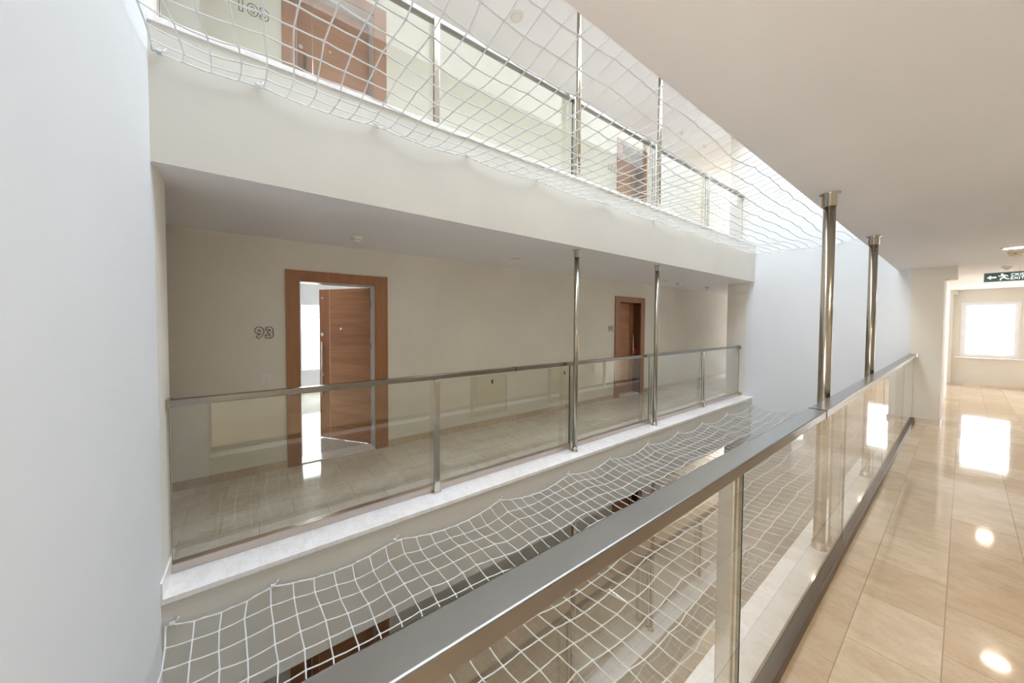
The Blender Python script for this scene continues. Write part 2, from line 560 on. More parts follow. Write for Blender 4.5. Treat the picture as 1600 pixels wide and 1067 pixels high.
struct('baseboard_column', MB().box(-0.42, -0.175, Y1 - 0.014, Y1, 0, 0.06).box(-0.193, -0.175, Y1, Y1 + 0.46, 0, 0.06), M['skirt'], 'tan marble skirting at the foot of the column', 'baseboard')
struct('wall_core', MB().box(-3.0, -0.2, Y1 + 0.2, 13.5, 0, CEIL + 0.04), M['white'], 'lobby side of the atrium end wall', 'wall')
# lobby window wall
zs, zt = 0.75, 2.17
b = MB().box(-2.9, 2.0, YW, YW + 0.25, 0, zs).box(-2.9, 2.0, YW, YW + 0.25, zt, CEIL)
b.box(2.0, 4.15, YW, YW + 0.25, 0, 0.1).box(2.0, 4.15, YW, YW + 0.25, 2.42, CEIL).box(3.675, 4.15, YW, YW + 0.25, 0.1, 2.42)
b.box(WX - 0.2, WX + 0.03, YW, YW + 0.25, 0, CEIL).box(WX + 0.03, -2.9, YW, YW + 0.25, 0, 0.08).box(WX + 0.03, -2.9, YW, YW + 0.25, 2.44, CEIL)
xs = -2.9
for a, c in ((-0.06, 0.765), (2.0, 3.675)):
    b.box(xs, a, YW, YW + 0.25, zs, zt)
    xs = c
struct('wall_window', b, M['fascia'], 'cream wall with windows at the end of the lobby', 'wall')
struct('wall_lobby_side', MB().box(4.0, 4.15, 9.0, YW, 0, CEIL), M['cream'], 'side wall of the lobby', 'wall')
struct('wall_lobby_return', MB().box(RX, 4.15, 8.9, 9.05, 0, CEIL), M['cream'], 'return wall at the lobby corner', 'wall')
struct('wall_pilaster', MB().box(-0.75, -0.175, YW - 0.15, YW, 0, CEIL).box(-0.175, -0.108, YW - 0.15, YW, 2.37, CEIL), M['fascia'], 'pale pilaster beside the lobby window', 'column')
struct('baseboard_window', MB().box(-0.175, 4.0, YW - 0.014, YW, 0, 0.055).box(-0.75, -0.175, YW - 0.164, YW - 0.15, 0, 0.055), M['skirt'], 'tan marble skirting beneath the lobby window', 'baseboard')
struct('trim_window_sill', MB().box(-0.13, 0.84, YW - 0.06, YW + 0.02, zs - 0.03, zs), M['sill'], 'pale sill board beneath the lobby window', 'sill', bevel=0.003)
# back of the near corridor with an unseen opening added to let in daylight
struct('wall_back', MB().box(-0.5, RX, -4.15, -4.0, 0, 0.1).box(-0.5, RX, -4.15, -4.0, 2.4, CEIL).box(-0.5, -0.45, -4.15, -4.0, 0.1, 2.4).box(0.95, RX, -4.15, -4.0, 0.1, 2.4), M['cream'], 'wall with an added daylight opening, closing the corridor behind the camera', 'wall')
struct('wall_near_side', MB().box(-0.65, -0.5, -4.0, Y0, 0, CEIL), M['cream'], 'cream side wall behind the camera', 'wall')
# closing walls of the other storeys
for k in (-2, -1, 1):
    z0_, z1_ = (k * ST, (k + 1) * ST - 0.8)
    w = {-2: 'two floors below', -1: 'one floor below', 1: 'one floor above'}[k]
    struct('wall_near_back', MB().box(-0.65, RX, -4.15, -4.0, z0_, z1_).box(-0.65, -0.5, -4.0, Y0 - 0.0, z0_, z1_), M['cream'], 'closing walls of the near corridor ' + w, 'wall')
    struct('wall_near_end', MB().box(-0.5, RX, 9.0, 9.15, z0_, z1_), M['cream'], 'end wall of the near corridor ' + w, 'wall')
    b = MB().box(WX, -3.01, 13.4, 13.55, z0_, z0_ + 0.1).box(WX, -3.01, 13.4, 13.55, z0_ + 2.4, z1_).box(WX, -3.9, 13.4, 13.55, z0_ + 0.1, z0_ + 2.4)
    b.box(-3.15, -3.01, 13.4, 13.55, z0_ + 0.1, z0_ + 2.4)
    struct('wall_far_window', b, M['cream'], 'window wall at the end of the far corridor ' + w, 'wall')
    struct('wall_far_core', MB().box(-3.01, -2.95, 9.3, 13.4, z0_, z1_), M['cream'], 'inner wall of the far corridor end ' + w, 'wall')
    struct('floor_far_end', MB().box(WX, -3.01, 9.0, 13.4, z0_ - 0.03, z0_), M['floor_far'], 'floor of the far corridor end ' + w, 'floor')
    struct('ceiling_far_end', MB().box(WX, -3.01, 9.0, 13.4, z1_, z1_ + 0.04), M['ceiling'], 'ceiling of the far corridor end ' + w, 'ceiling') if k != 1 else None
struct('ceiling_lowest_near', MB().box(NXF, RX, -4.0, 9.0, -2 * ST - 0.06, -2 * ST - 0.03), M['floor_far'], 'floor two storeys down, near side', 'floor')
struct('trim_end_sill', MB().box(-2.86, FX + 0.02, Y0, Y0 + 0.012, 0, 0.10), M['sill'], 'short white marble upstand at the end of the far sill', 'trim', bevel=0.002)


sk = thing('window_8', (-1.585, 4.26, 6.9), 'skylight over the atrium with light-dimming glazing added', 'window', kind='structure')
MB().box(FX, NXF, Y0, Y1, 6.9, 6.91).build('skylight_pane', M['skyglass'], sk)  # unseen pane, tinted to dim the daylight falling into the atrium


# windows (structure) with frame, sash, handle and pane children
def window(name, x0, x1, y, z0, z1, label, handle=None):
    w = thing(name, ((x0 + x1) / 2, y, z0), label, 'window', kind='structure')
    f = MB()
    t = 0.045
    f.box(x0, x0 + t, y - 0.02, y + 0.05, z0, z1).box(x1 - t, x1, y - 0.02, y + 0.05, z0, z1)
    f.box(x0 + t, x1 - t, y - 0.02, y + 0.05, z0, z0 + t).box(x0 + t, x1 - t, y - 0.02, y + 0.05, z1 - t, z1)
    f.build('window_frame', M['pvc'], w, bevel=0.004)
    s = MB()
    a, c, d, e = x0 + t - 0.008, x1 - t + 0.008, z0 + t - 0.008, z1 - t + 0.008
    t2 = 0.05
    s.box(a, a + t2, y - 0.035, y + 0.03, d, e).box(c - t2, c, y - 0.035, y + 0.03, d, e)
    s.box(a + t2, c - t2, y - 0.035, y + 0.03, d, d + t2).box(a + t2, c - t2, y - 0.035, y + 0.03, e - t2, e)
    so = s.build('sash', M['pvc'], w, bevel=0.004)
    MB().box(a + t2 - 0.005, c - t2 + 0.005, y - 0.004, y + 0.004, d + t2 - 0.005, e - t2 + 0.005).build('window_pane', M['pane'], so)
    if handle:
        MB().box(handle - 0.012, handle + 0.012, y - 0.05, y - 0.035, (z0 + z1) / 2 - 0.06, (z0 + z1) / 2 + 0.02).box(handle - 0.009, handle + 0.009, y - 0.065, y - 0.05, (z0 + z1) / 2 - 0.12, (z0 + z1) / 2).build('window_handle', M['plastic'], so, bevel=0.003)
    h = MB()
    for zz in (z0 + 0.12, z1 - 0.12):
        h.box(x1 - 0.03, x1 - 0.012, y - 0.05, y - 0.02, zz - 0.04, zz + 0.04)
    h.build('hinge', M['plastic'], w, bevel=0.003)
    return w


window('window_1', -0.06, 0.765, YW + 0.04, zs, zt, 'white framed window in the lobby wall beyond the exit sign', -0.02)
window('added_window_2', 2.0, 2.825, YW + 0.04, 0.1, 2.42, 'white framed window added for daylight past the corridor corner, out of view')  # unseen window added to bring more daylight into the near corridor
window('added_window_4', 2.85, 3.675, YW + 0.04, 0.1, 2.42, 'white framed window added for daylight at the lobby side wall, out of view')  # second unseen window, added for the same extra daylight
window('window_3', WX + 0.03, -2.9, YW + 0.04, 0.08, 2.44, 'lobby window at the end of the far corridor')

# flat 93 seen through the open door
b = MB().box(-8.45, -8.3, -2.0, 0.80, 0, CEIL + 0.1).box(-8.45, -8.3, 2.6, 4.0, 0, CEIL + 0.1)
b.box(-8.45, -8.3, 0.80, 2.6, 0, 0.45).box(-8.45, -8.3, 0.80, 2.6, 2.07, CEIL + 0.1)
struct('wall_flat_window', b, M['white'], 'white window wall inside the flat with the open door', 'wall')
struct('wall_flat_side', MB().box(-8.3, WX - 0.2, 3.85, 4.0, 0, CEIL + 0.1).box(-8.3, WX - 0.2, -2.15, -2.0, 0, CEIL + 0.1), M['white'], 'white side walls inside the flat with the open door', 'wall')
struct('ceiling_flat', MB().box(-8.45, WX - 0.2, -2.0, 4.0, CEIL + 0.1, CEIL + 0.15), M['white'], 'white ceiling inside the flat with the open door', 'ceiling')
struct('floor_flat', MB().box(-8.45, WX, -2.0, 4.0, -0.03, 0.0).box(-8.45, WX, 6.3, 7.6, -0.03, 0), M['floor_flat'], 'shiny pale tile floor inside the flats', 'floor')
struct('baseboard_flat', MB().box(-8.3, -8.285, -2.0, 4.0, 0, 0.08), M['skirt'], 'tan skirting beneath the flat window', 'baseboard')
fw_ = thing('window_5', (-8.3, 0.85, 0.45), 'tall white balcony window inside the flat with the open door', 'window', kind='structure')
f = MB()
for ya, yb in ((0.80, 1.70), (1.70, 2.6)):
    f.box(-8.38, -8.30, ya, ya + 0.06, 0.45, 2.07).box(-8.38, -8.30, yb - 0.06, yb, 0.45, 2.07)
    f.box(-8.38, -8.30, ya + 0.06, yb - 0.06, 0.45, 0.52).box(-8.38, -8.30, ya + 0.06, yb - 0.06, 2.0, 2.07)
f.build('window_frame', M['pvc'], fw_, bevel=0.004)
MB().box(-8.345, -8.337, 0.85, 2.55, 0.5, 2.02).build('window_pane', M['pane'], fw_)
MB().tube([(-8.9, -1.5, 1.29), (-8.9, 3.3, 1.29)], 0.02, 10).tube([(-8.9, -1.5, 1.2), (-8.9, 3.3, 1.2)], 0.008, 8).build('balcony_rail', M['chrome'], fw_)


# ------------------------------------------------------------------ doors
def rot_leaf(hx, hy, ang, side):
    """local leaf coordinates: u along the leaf from the hinge, d outwards to the corridor, z up"""
    ca, sa = math.cos(ang), math.sin(ang)
    def xf(p):
        u, d, z = p
        # closed: leaf runs along -y (side=-1) or +y (side=+1) from the hinge, outside is +x
        x = -u * sa + d * ca
        y = side * (u * ca + d * sa)
        return Vector((hx + x, hy + y, z))
    return xf


def door(name, label, k, which, angle, number, dark=False):
    o0, o1, i0, i1 = DOORS[which]
    z = k * ST
    d = thing(name, (WX, (i0 + i1) / 2, z), label, 'door', kind='structure')
    wv = M['wood_v']
    fr = MB()
    for ya, yb in ((o0, i0 + 0.006), (i1 - 0.006, o1)):
        fr.box(WX - 0.001, WX + 0.022, ya, yb, z, z + 2.18)
    fr.box(WX - 0.001, WX + 0.022, i0 + 0.006, i1 - 0.006, z + 2.062, z + 2.18)
    fr.build('casing', wv, d, bevel=0.003)
    jb = MB()
    jb.box(WX - 0.2, WX, i0, i0 + 0.012, z, z + 2.068).box(WX - 0.2, WX, i1 - 0.012, i1, z, z + 2.068)
    jb.box(WX - 0.2, WX, i0 + 0.012, i1 - 0.012, z + 2.056, z + 2.068)
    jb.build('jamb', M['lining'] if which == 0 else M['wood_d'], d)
    MB().box(WX - 0.2, WX, i0 + 0.012, i1 - 0.012, z, z + 0.012).build('threshold', M['sill'], d)
    W = i1 - i0 - 0.03
    T = 0.06
    hinge_right = which == 0
    hx = WX - 0.16
    xf = rot_leaf(hx, i1 - 0.015, angle, -1) if hinge_right else rot_leaf(hx, i0 + 0.015, angle, 1)
    lf = MB()
    lf.box(0, W, -T, 0, z + 0.014, z + 2.052, xf=xf)
    leaf = lf.build('door_leaf', M['wood_h'], d, bevel=0.002)
    MB().box(W - 0.17, W - 0.002, 0.0, 0.003, z + 0.016, z + 2.05, xf=xf).build('veneer_band', M['wood_v'], leaf)
    MB().box(W - 0.176, W - 0.170, 0.0, 0.003, z + 0.016, z + 2.05, xf=xf).build('inlay_strip', M['chrome'], leaf)
    MB().box(-0.012, 0.0, -T, 0.002, z + 0.014, z + 2.052, xf=xf).box(W, W + 0.008, -T, 0.0, z + 0.014, z + 2.052, xf=xf).build('metal_edge', M['chrome'], leaf)
    g = MB()
    hu = W - 0.085
    zz = z + 0.62
    # long pull bar on two stand-offs
    def tube_xf(mb, pts, r):
        mb.tube([xf(Vector(p)) for p in pts], r, 12)
    tube_xf(g, [(hu, 0.055, zz), (hu, 0.055, zz + 0.72)], 0.014)
    for q in (zz + 0.09, zz + 0.63):
        tube_xf(g, [(hu, 0.0, q), (hu, 0.056, q)], 0.008)
    g.build('pull_handle', M['chrome'], leaf)
    n = MB()
    for q in (z + 1.44, z + 0.89):
        tube_xf(n, [(W - 0.05, 0.0, q), (W - 0.05, 0.012, q)], 0.024)
        tube_xf(n, [(W - 0.05, 0.012, q), (W - 0.05, 0.016, q)], 0.010)
    n.build('lock_rosette', M['chrome'], leaf)
    pz = MB()
    tube_xf(pz, [(W / 2 + 0.05, 0.0, z + 1.52), (W / 2 + 0.05, 0.008, z + 1.52)], 0.016)
    po = pz.build('peephole', M['chrome'], leaf)
    MB().box(W - 0.075, W - 0.03, 0.003, 0.006, z + 1.93, z + 1.945, xf=xf).build('maker_plate', M['chrome'], leaf)
    if angle > 0.3:
        hg = MB()
        for q in (z + 0.25, z + 0.75, z + 1.25, z + 1.8):
            hg.box(-0.03, 0.0, 0.002, 0.02, q, q + 0.09, xf=xf)
        hg.build('hinge', M['grey'], leaf)
    return d, xf, W


door('door_1', 'open walnut front door beside the outlined number 93', 0, 0, math.radians(52), '93')
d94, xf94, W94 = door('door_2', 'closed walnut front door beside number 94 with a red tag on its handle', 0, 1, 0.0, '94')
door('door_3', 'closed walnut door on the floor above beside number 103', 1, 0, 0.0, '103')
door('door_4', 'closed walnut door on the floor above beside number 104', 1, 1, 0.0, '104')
door('door_5', 'dark walnut door on the floor below, seen through the net near the white end wall', -1, 0, 0.0, '83')
door('door_6', 'dark walnut door on the floor below, seen through the net above the steel handrail', -1, 1, 0.0, '84')


# outlined house numbers
def text_mesh(name, body, size, bevel, outline, mat, xf, width=None, extrude=0.002):
    cu = bpy.data.curves.new(name, 'FONT')
    cu.body = body
    cu.size = size
    cu.align_x = 'CENTER'
    cu.align_y = 'CENTER'
    cu.resolution_u = 4
    if outline:
        cu.fill_mode = 'NONE'
        cu.bevel_depth = bevel
        cu.bevel_resolution = 1
        cu.offset = 0.006
        cu.space_character = 1.12
    else:
        cu.extrude = extrude
    tmp = bpy.data.objects.new(name + '_tmp', cu)
    COL.objects.link(tmp)
    dg = bpy.context.evaluated_depsgraph_get()
    dg.update()
    me = bpy.data.meshes.new_from_object(tmp.evaluated_get(dg))
    bpy.data.objects.remove(tmp)
    bpy.data.curves.remove(cu)
    xs_ = [v.co.x for v in me.vertices]
    sx = width / (max(xs_) - min(xs_)) if width else 1
    cx = (max(xs_) + min(xs_)) / 2
    for v in me.vertices:
        v.co = xf((v.co.x - cx) * sx, v.co.y, v.co.z)
    me.materials.clear()
    me.materials.append(mat)
    for p in me.polygons:
        p.material_index = 0
    me.name = name
    return me


def number_plate(body, y, z, width, label):
    me = text_mesh('door_number', body, 0.155, 0.003, True, M['black'], lambda x, yy, zz: Vector((zz + 0.002, x, yy)), width)
    o = bpy.data.objects.new('door_number', me)
    o.location = (WX, y, z)
    COL.objects.link(o)
    tag(o, label, 'number', 'outlined house numbers')
    return o


number_plate('93', 0.070, 1.487, 0.175, 'black outlined house number 93 on the cream wall beside the open door')
number_plate('94', 6.20, 1.487, 0.175, 'small black outlined house number 94 beside the closed far door')
number_plate('103', 0.025, 1.487 + ST, 0.26, 'black outlined house number 103 on the wall of the floor above')
number_plate('104', 6.16, 1.487 + ST, 0.26, 'black outlined house number 104 behind the upper net')


# light switches
def light_switch(y, z, label):
    s = thing('light_switch', (WX, y, z), label, 'switch', 'light switches beside the flat doors')
    MB().box(WX, WX + 0.009, y - 0.043, y + 0.043, z - 0.043, z + 0.043).build('switch_plate', M['plastic'], s, bevel=0.003)
    for a in (-0.03, 0.002):
        MB().box(WX + 0.009, WX + 0.014, y + a, y + a + 0.028, z - 0.03, z + 0.03).build('rocker', M['pvc'], s, bevel=0.002)


light_switch(0.074, 1.005, 'white double light switch beneath the number 93')
light_switch(6.20, 1.005, 'white light switch beneath the number 94')
light_switch(0.074, 1.005 - ST, 'light switch on the floor below, seen through the lower net')
light_switch(0.074, 1.005 + ST, 'light switch on the floor above beneath number 103')


# electrical cupboards set into the far wall
def cupboard(y0, y1, z, label):
    s = thing('meter_cupboard', (WX, (y0 + y1) / 2, z), label, 'cupboard', 'meter cupboards in the far wall')
    f = MB()
    f.box(WX, WX + 0.012, y0, y0 + 0.03, z, z + 0.62).box(WX, WX + 0.012, y1 - 0.03, y1, z, z + 0.62)
    f.box(WX, WX + 0.012, y0 + 0.03, y1 - 0.03, z, z + 0.03).box(WX, WX + 0.012, y0 + 0.03, y1 - 0.03, z + 0.59, z + 0.62)
    f.build('cupboard_frame', M['panel'], s, bevel=0.002)
    dd = MB().box(WX + 0.001, WX + 0.010, y0 + 0.034, y1 - 0.034, z + 0.034, z + 0.586).build('cupboard_door', M['panel'], s, bevel=0.002)
    MB().box(WX + 0.010, WX + 0.018, y1 - 0.33, y1 - 0.295, z + 0.49, z + 0.55).build('latch', M['black'], dd, bevel=0.002)


cupboard(2.69, 3.40, 0.16, 'cream meter cupboard low on the wall right of the open door')
cupboard(4.37, 5.08, 0.16, 'cream meter cupboard behind the tall pole across the atrium')
cupboard(2.69, 3.40, 0.16 - ST, 'cream meter cupboard on the floor below nearer the white end wall')
cupboard(4.37, 5.08, 0.16 - ST, 'cream meter cupboard on the floor below beside the dark pole')


# ------------------------------------------------------------------ railings
def railing(z, x_rail, x_glass, x_base, x_post, posts, y0, y1, label, joints=(), name='glass_railing', base_mat='steel_base'):
    r = thing(name, (x_rail[0], y0, z), label, 'railing', 'glass railings around the atrium')
    # handrail pieces butted at the joints
    cuts = [y0] + list(joints) + [y1]
    for a, c in zip(cuts, cuts[1:]):
        MB().box(x_rail[0], x_rail[1], a + 0.002, c - 0.002, z + 1.067, z + 1.11).build('handrail', M['steel'], r, bevel=0.004)
    for c in joints:
        MB().box(x_rail[0] - 0.0015, x_rail[1] + 0.0015, c - 0.006, c + 0.006, z + 1.066, z + 1.1115).build('joint_sleeve', M['black'], r)
    for yy in (y0, y1 - 0.025):
        MB().box(x_rail[0] - 0.008, x_rail[1] + 0.008, yy, yy + 0.025, z + 1.058, z + 1.118).build('end_bracket', M['steel_v'], r, bevel=0.004)
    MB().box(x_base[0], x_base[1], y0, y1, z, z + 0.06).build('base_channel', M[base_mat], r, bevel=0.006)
    edges = [y0 + 0.004] + list(posts) + [y1 - 0.004]
    for i, (a, c) in enumerate(zip(edges, edges[1:])):
        mb = MB()
        mb.box(x_glass - 0.005, x_glass + 0.005, a + 0.006, c - 0.006, z + 0.045, z + 1.068, M['glass'])
        g = mb.build('glass_panel', None, r)
        for yy in (a + 0.0045, c - 0.006):
            MB().box(x_glass - 0.005, x_glass + 0.005, yy, yy + 0.0015, z + 0.06, z + 1.066).build('glass_edge', M['edge'], g)
    for p in posts:
        pm = MB()
        pm.box(x_post[0], x_post[1], p - 0.035, p + 0.02, z + 0.002, z + 1.067)
        po = pm.build('post', M['steel_p'], r, bevel=0.003)
        fp = MB().box(x_post[0] - 0.012, x_post[1] + 0.004, p - 0.05, p + 0.035, z + 0.001, z + 0.012)
        fp.build('foot_plate', M['chrome'], po, bevel=0.002)
    return r


P_FAR = [1.41, 3.33, 5.23, 7.13]
for k, lb in ((0, 'clear glass railing with steel handrail across the atrium on this floor'), (1, 'glass railing on the floor above behind the upper net'), (-1, 'glass railing on the floor below, glimpsed beneath the lower net')):
    railing(k * ST, (-2.80, -2.74), -2.772, (-2.80, -2.742), (-2.735, -2.705), P_FAR, Y0 + 0.003, Y1 - 0.003, lb, joints=(2.4,) if k == 0 else ())
P_NEAR = [1.50, 3.43, 5.42, 7.4]
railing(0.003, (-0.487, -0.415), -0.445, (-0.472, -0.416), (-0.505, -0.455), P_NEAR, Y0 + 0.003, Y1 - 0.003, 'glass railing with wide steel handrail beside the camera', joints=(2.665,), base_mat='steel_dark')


# ------------------------------------------------------------------ poles
def pole(x, y, z0, z1, label, r=0.031):
    p = thing('steel_pole', (x, y, z0), label, 'pole', 'steel poles from floor to ceiling')
    MB().lathe((x, y, 0), [(r, z0 + 0.002), (r, z1 - 0.002)], 28).build('shaft', M['steel_v'], p)
    MB().lathe((x, y, z0), [(r * 1.4, 0.0), (r * 1.4, 0.006), (r * 1.2, 0.012), (r * 1.18, 0.05), (r * 1.02, 0.052)], 28).build('base_flange', M['steel_p'], p)
    MB().lathe((x, y, z1), [(r * 1.02, -0.092), (r * 1.22, -0.09), (r * 1.22, -0.012), (r * 1.7, -0.006), (r * 1.7, 0.0)], 28).build('top_flange', M['steel_p'], p)


pole(-0.535, 3.32, 0.003, CEIL, 'thick steel pole rising beside the joint in the near handrail')
pole(-0.535, 5.30, 0.003, CEIL, 'steel pole beside the near handrail, closer to the cream column')
for k in (-1, 0, 1):
    z = k * ST
    pole(-2.655, 3.30, z, z + CEIL, {0: 'steel pole across the atrium left of the number 94', 1: 'steel pole on the floor above, nearer the door 103', -1: 'dark steel pole on the floor below, beside a meter cupboard'}[k], 0.029)
    pole(-2.655, 5.20, z, z + CEIL, {0: 'steel pole across the atrium right of the walnut door 94', 1: 'steel pole on the floor above, beside door 104', -1: 'dark steel pole on the floor below, beside the walnut door'}[k], 0.029)


# ------------------------------------------------------------------ safety nets
def safety_net(zh, label, seed, hooks_y, sagc):
    rnd = random.Random(seed)
    xa, xb = FX + 0.02, NXF - 0.02
    ya, yb = Y0 + 0.02, Y1 - 0.02
    net = thing('safety_net', ((xa + xb) / 2, (ya + yb) / 2, zh), label, 'net', 'white safety nets across the atrium')
    cell = 0.130
    nx = round((xb - xa) / cell)
    ny = round((yb - ya) / cell)

    def near_hook(y):
        hs = hooks_y
        for a, c in zip(hs, hs[1:]):
            if a <= y <= c:
                t = (y - a) / (c - a)
                return 4 * t * (1 - t), min(1, (c - a) / 1.0)
        return 0, 1
    hx = [xa, xa + 0.62, xa + 1.24, xb]
    W1 = [rnd.uniform(0, 6.28) for _ in range(6)]

    def pos(i, j):
        u = i / nx
        v = j / ny
        x = xa + (xb - xa) * u
        y = ya + (yb - ya) * v
        s, w = near_hook(y)
        eL = math.exp(-u * nx / 2.2)
        eR = math.exp(-(1 - u) * nx / 2.2)
        eA = math.exp(-v * ny / 2.2)
        eB = math.exp(-(1 - v) * ny / 2.2)
        z = -0.055 * s * w * (eL + eR)
        x += 0.035 * s * w * (eL - eR)
        t = (u * 3) % 1
        s2 = 4 * t * (1 - t)
        z += -0.04 * s2 * (eA + eB)
        y += 0.03 * s2 * (eA - eB)
        z += -sagc * (4 * u * (1 - u)) ** 0.8 * min(1, 4 * v, 4 * (1 - v)) ** 0.5
        bul = min(1, i, nx - i) * min(1, j, ny - j)
        z += bul * (0.010 * math.sin(5.1 * y + W1[0]) + 0.010 * math.sin(6.3 * x + 1.7 * y + W1[1]) + 0.006 * math.sin(11 * y + W1[2]))
        x += bul * (0.012 * math.sin(3.3 * y + W1[3]) + rnd.uniform(-0.006, 0.006))
        y += bul * (0.012 * math.sin(7.1 * x + W1[4]) + rnd.uniform(-0.006, 0.006))
        z += bul * rnd.uniform(-0.005, 0.005)
        return Vector((x, y, zh + z))
    G = [[pos(i, j) for j in range(ny + 1)] for i in range(nx + 1)]
    r = 0.0039
    b = MB()

    def cord(pts):
        out = []
        for p, q in zip(pts, pts[1:]):
            out.append(p)
            m = (p + q) / 2
            m.z -= 0.003
            out.append(m)
        out.append(pts[-1])
        rr = [r * (1.55 if n % 2 == 0 else 0.92) for n in range(len(out))]
        # short knots: pull the thick part tight round the node
        pts2, rad = [], []
        for n, p in enumerate(out):
            if n % 2 == 0:
                if n > 0:
                    d = (out[n - 1] - p).normalized()
                    pts2.append(p + d * 0.010); rad.append(r)
                pts2.append(p); rad.append(r * 1.55)
                if n < len(out) - 1:
                    d = (out[n + 1] - p).normalized()
                    pts2.append(p + d * 0.010); rad.append(r)
            else:
                pts2.append(p); rad.append(r)
        b.tube(pts2, rad, 6, cap=False)
    for i in range(1, nx):
        cord([G[i][j] for j in range(ny + 1)])
    for j in range(1, ny):
        cord([G[i][j] for i in range(nx + 1)])
    b.build('netting', M['rope'], net)
    bd = MB()
    loop = [G[0][j] for j in range(ny + 1)]
    bd.tube(loop, 0.0046, 8)
    bd.tube([G[nx][j] for j in range(ny + 1)], 0.0046, 8)
    bd.tube([G[i][0] for i in range(nx + 1)], 0.0046, 8)
    bd.tube([G[i][ny] for i in range(nx + 1)], 0.0046, 8)
    # loose lashing wound along the border
    for L, ph in ((loop, 0), ([G[i][0] for i in range(nx + 1)], 1)):
        pts = []
        for p, q in zip(L, L[1:]):
            for t in range(6):
                a = (t / 6) * 6.28 + ph
                pts.append(p.lerp(q, t / 6) + Vector((0.006 * math.cos(a), 0, 0.006 * math.sin(a))))
        bd.tube(pts, 0.0022, 5)
    bd.build('border_rope', M['rope'], net)

    def hook_at(px, py, nrm):
        z = zh
        base = Vector((px, py, z + 0.012))
        n = Vector(nrm)
        tip = base + n * 0.02
        k = MB()
        k.tube([base + n * 0.001, tip, tip + Vector((0, 0, 0.012)), tip + Vector((0, 0, 0.024)) - n * 0.006], 0.003, 8)
        k.build('hook', M['chrome'], net)
        kn = MB()
        c = tip + Vector((0, 0, -0.010))
        tv = Vector((-n.y, n.x, 0))
        pts = []
        for q in range(29):
            a = q / 28 * 2 * math.pi * 3
            pts.append(c + tv * ((q / 28 - 0.5) * 0.024) + n * 0.009 * math.cos(a) + Vector((0, 0, 0.011 * math.sin(a))))
        kn.tube(pts, 0.0045, 6)
        kn.tube([c, c + tv * 0.02 + Vector((0, 0, 0.012)), c + tv * 0.03 + Vector((0, 0, 0.03))], 0.0035, 6)
        kn.build('tie_knot', M['rope'], net)
    for y in hooks_y:
        yy = min(max(y, ya + 0.03), yb - 0.03)
        hook_at(FX, yy, (1, 0, 0))
        hook_at(NXF, yy, (-1, 0, 0))
    for x in hx[1:-1]:
        hook_at(x, Y0, (0, 1, 0))
        hook_at(x, Y1, (0, -1, 0))
    return net


HK = [Y0 + 0.02, 0.073, 0.915, 1.995, 3.0, 3.8, 4.72, 5.62, 6.5, 7.6, Y1 - 0.02]
safety_net(-0.16, 'white knotted rope net stretched across the atrium just below this floor', 1, HK, 0.10)
safety_net(3.10, 'white rope net overhead, stretched below the floor above', 2, [Y0 + 0.02, 0.03, 0.78, 1.6, 2.47, 3.65, 4.8, 6.0, 7.3, Y1 - 0.02], 0.16)
safety_net(-0.16 - ST, 'white rope net deep in the atrium, one floor further down', 3, HK, 0.12)


# ------------------------------------------------------------------ ceiling fittings
def ceiling_light(x, y, z, label, on, group):
    c = thing('ceiling_light', (x, y, z), label, 'ceiling light', group)
    MB().lathe((x, y, z), [(0.098, 0.0), (0.098, -0.007), (0.090, -0.011), (0.078, -0.011), (0.075, -0.004), (0.075, 0.0)], 40).build('trim_ring', M['plastic'], c)
    MB().lathe((x, y, z), [(0.075, -0.002), (0.075, -0.008), (0.05, -0.010), (0.0005, -0.011)], 40).build('diffuser', M['lamp'] if on else M['lamp_off'], c)


ceiling_light(0.31, 7.40, CEIL, 'lit warm round downlight in the near ceiling before the exit sign', True, 'lit downlights')
ceiling_light(0.31, 11.65, CEIL, 'lit warm downlight in the lobby ceiling, mirrored in the floor', True, 'lit downlights')
ceiling_light(0.31, 3.10, CEIL, 'lit warm downlight over the near corridor beside the poles', True, 'lit downlights')
ceiling_light(0.31, -1.10, CEIL, 'lit warm downlight behind the camera', True, 'lit downlights')
ceiling_light(-3.455, 3.0, CEIL, 'unlit round downlight in the far ceiling above the meter cupboards', False, 'unlit downlights')
ceiling_light(-3.47, 7.14, CEIL, 'unlit round downlight in the far ceiling near door 94', False, 'unlit downlights')
ceiling_light(-3.495, 3.03, 5.8, 'unlit round downlight on the top ceiling seen through the net', False, 'unlit downlights')


def smoke_detector(x, y, z, label, yellow=False):
    s = thing('smoke_detector', (x, y, z), label, 'detector', 'detectors on the ceilings')
    m = M['plastic_y'] if yellow else M['plastic']
    MB().lathe((x, y, z), [(0.055, 0), (0.055, -0.012), (0.05, -0.014)], 32).build('mounting_base', m, s)
    MB().lathe((x, y, z), [(0.048, -0.013), (0.05, -0.03), (0.042, -0.034)], 32).build('sensor_ring', m, s)
    MB().lathe((x, y, z), [(0.034, -0.033), (0.034, -0.045), (0.02, -0.054), (0.001, -0.055)], 32).build('sensor_cap', m, s)
    MB().box(x - 0.012, x + 0.004, y - 0.052, y - 0.047, z - 0.026, z - 0.018).build('indicator', M['black'], s)


def wedge_sensor(x, y, z, label):
    s = thing('motion_sensor', (x, y, z), label, 'sensor', 'motion sensors on the ceilings')
    MB().lathe((x, y, z), [(0.05, 0), (0.05, -0.01), (0.045, -0.014)], 24).build('mounting_base', M['plastic'], s)
    MB().lathe((x, y, z), [(0.046, -0.012), (0.032, -0.04), (0.014, -0.058), (0.001, -0.06)], 24).build('lens_dome', M['lamp_off'], s)


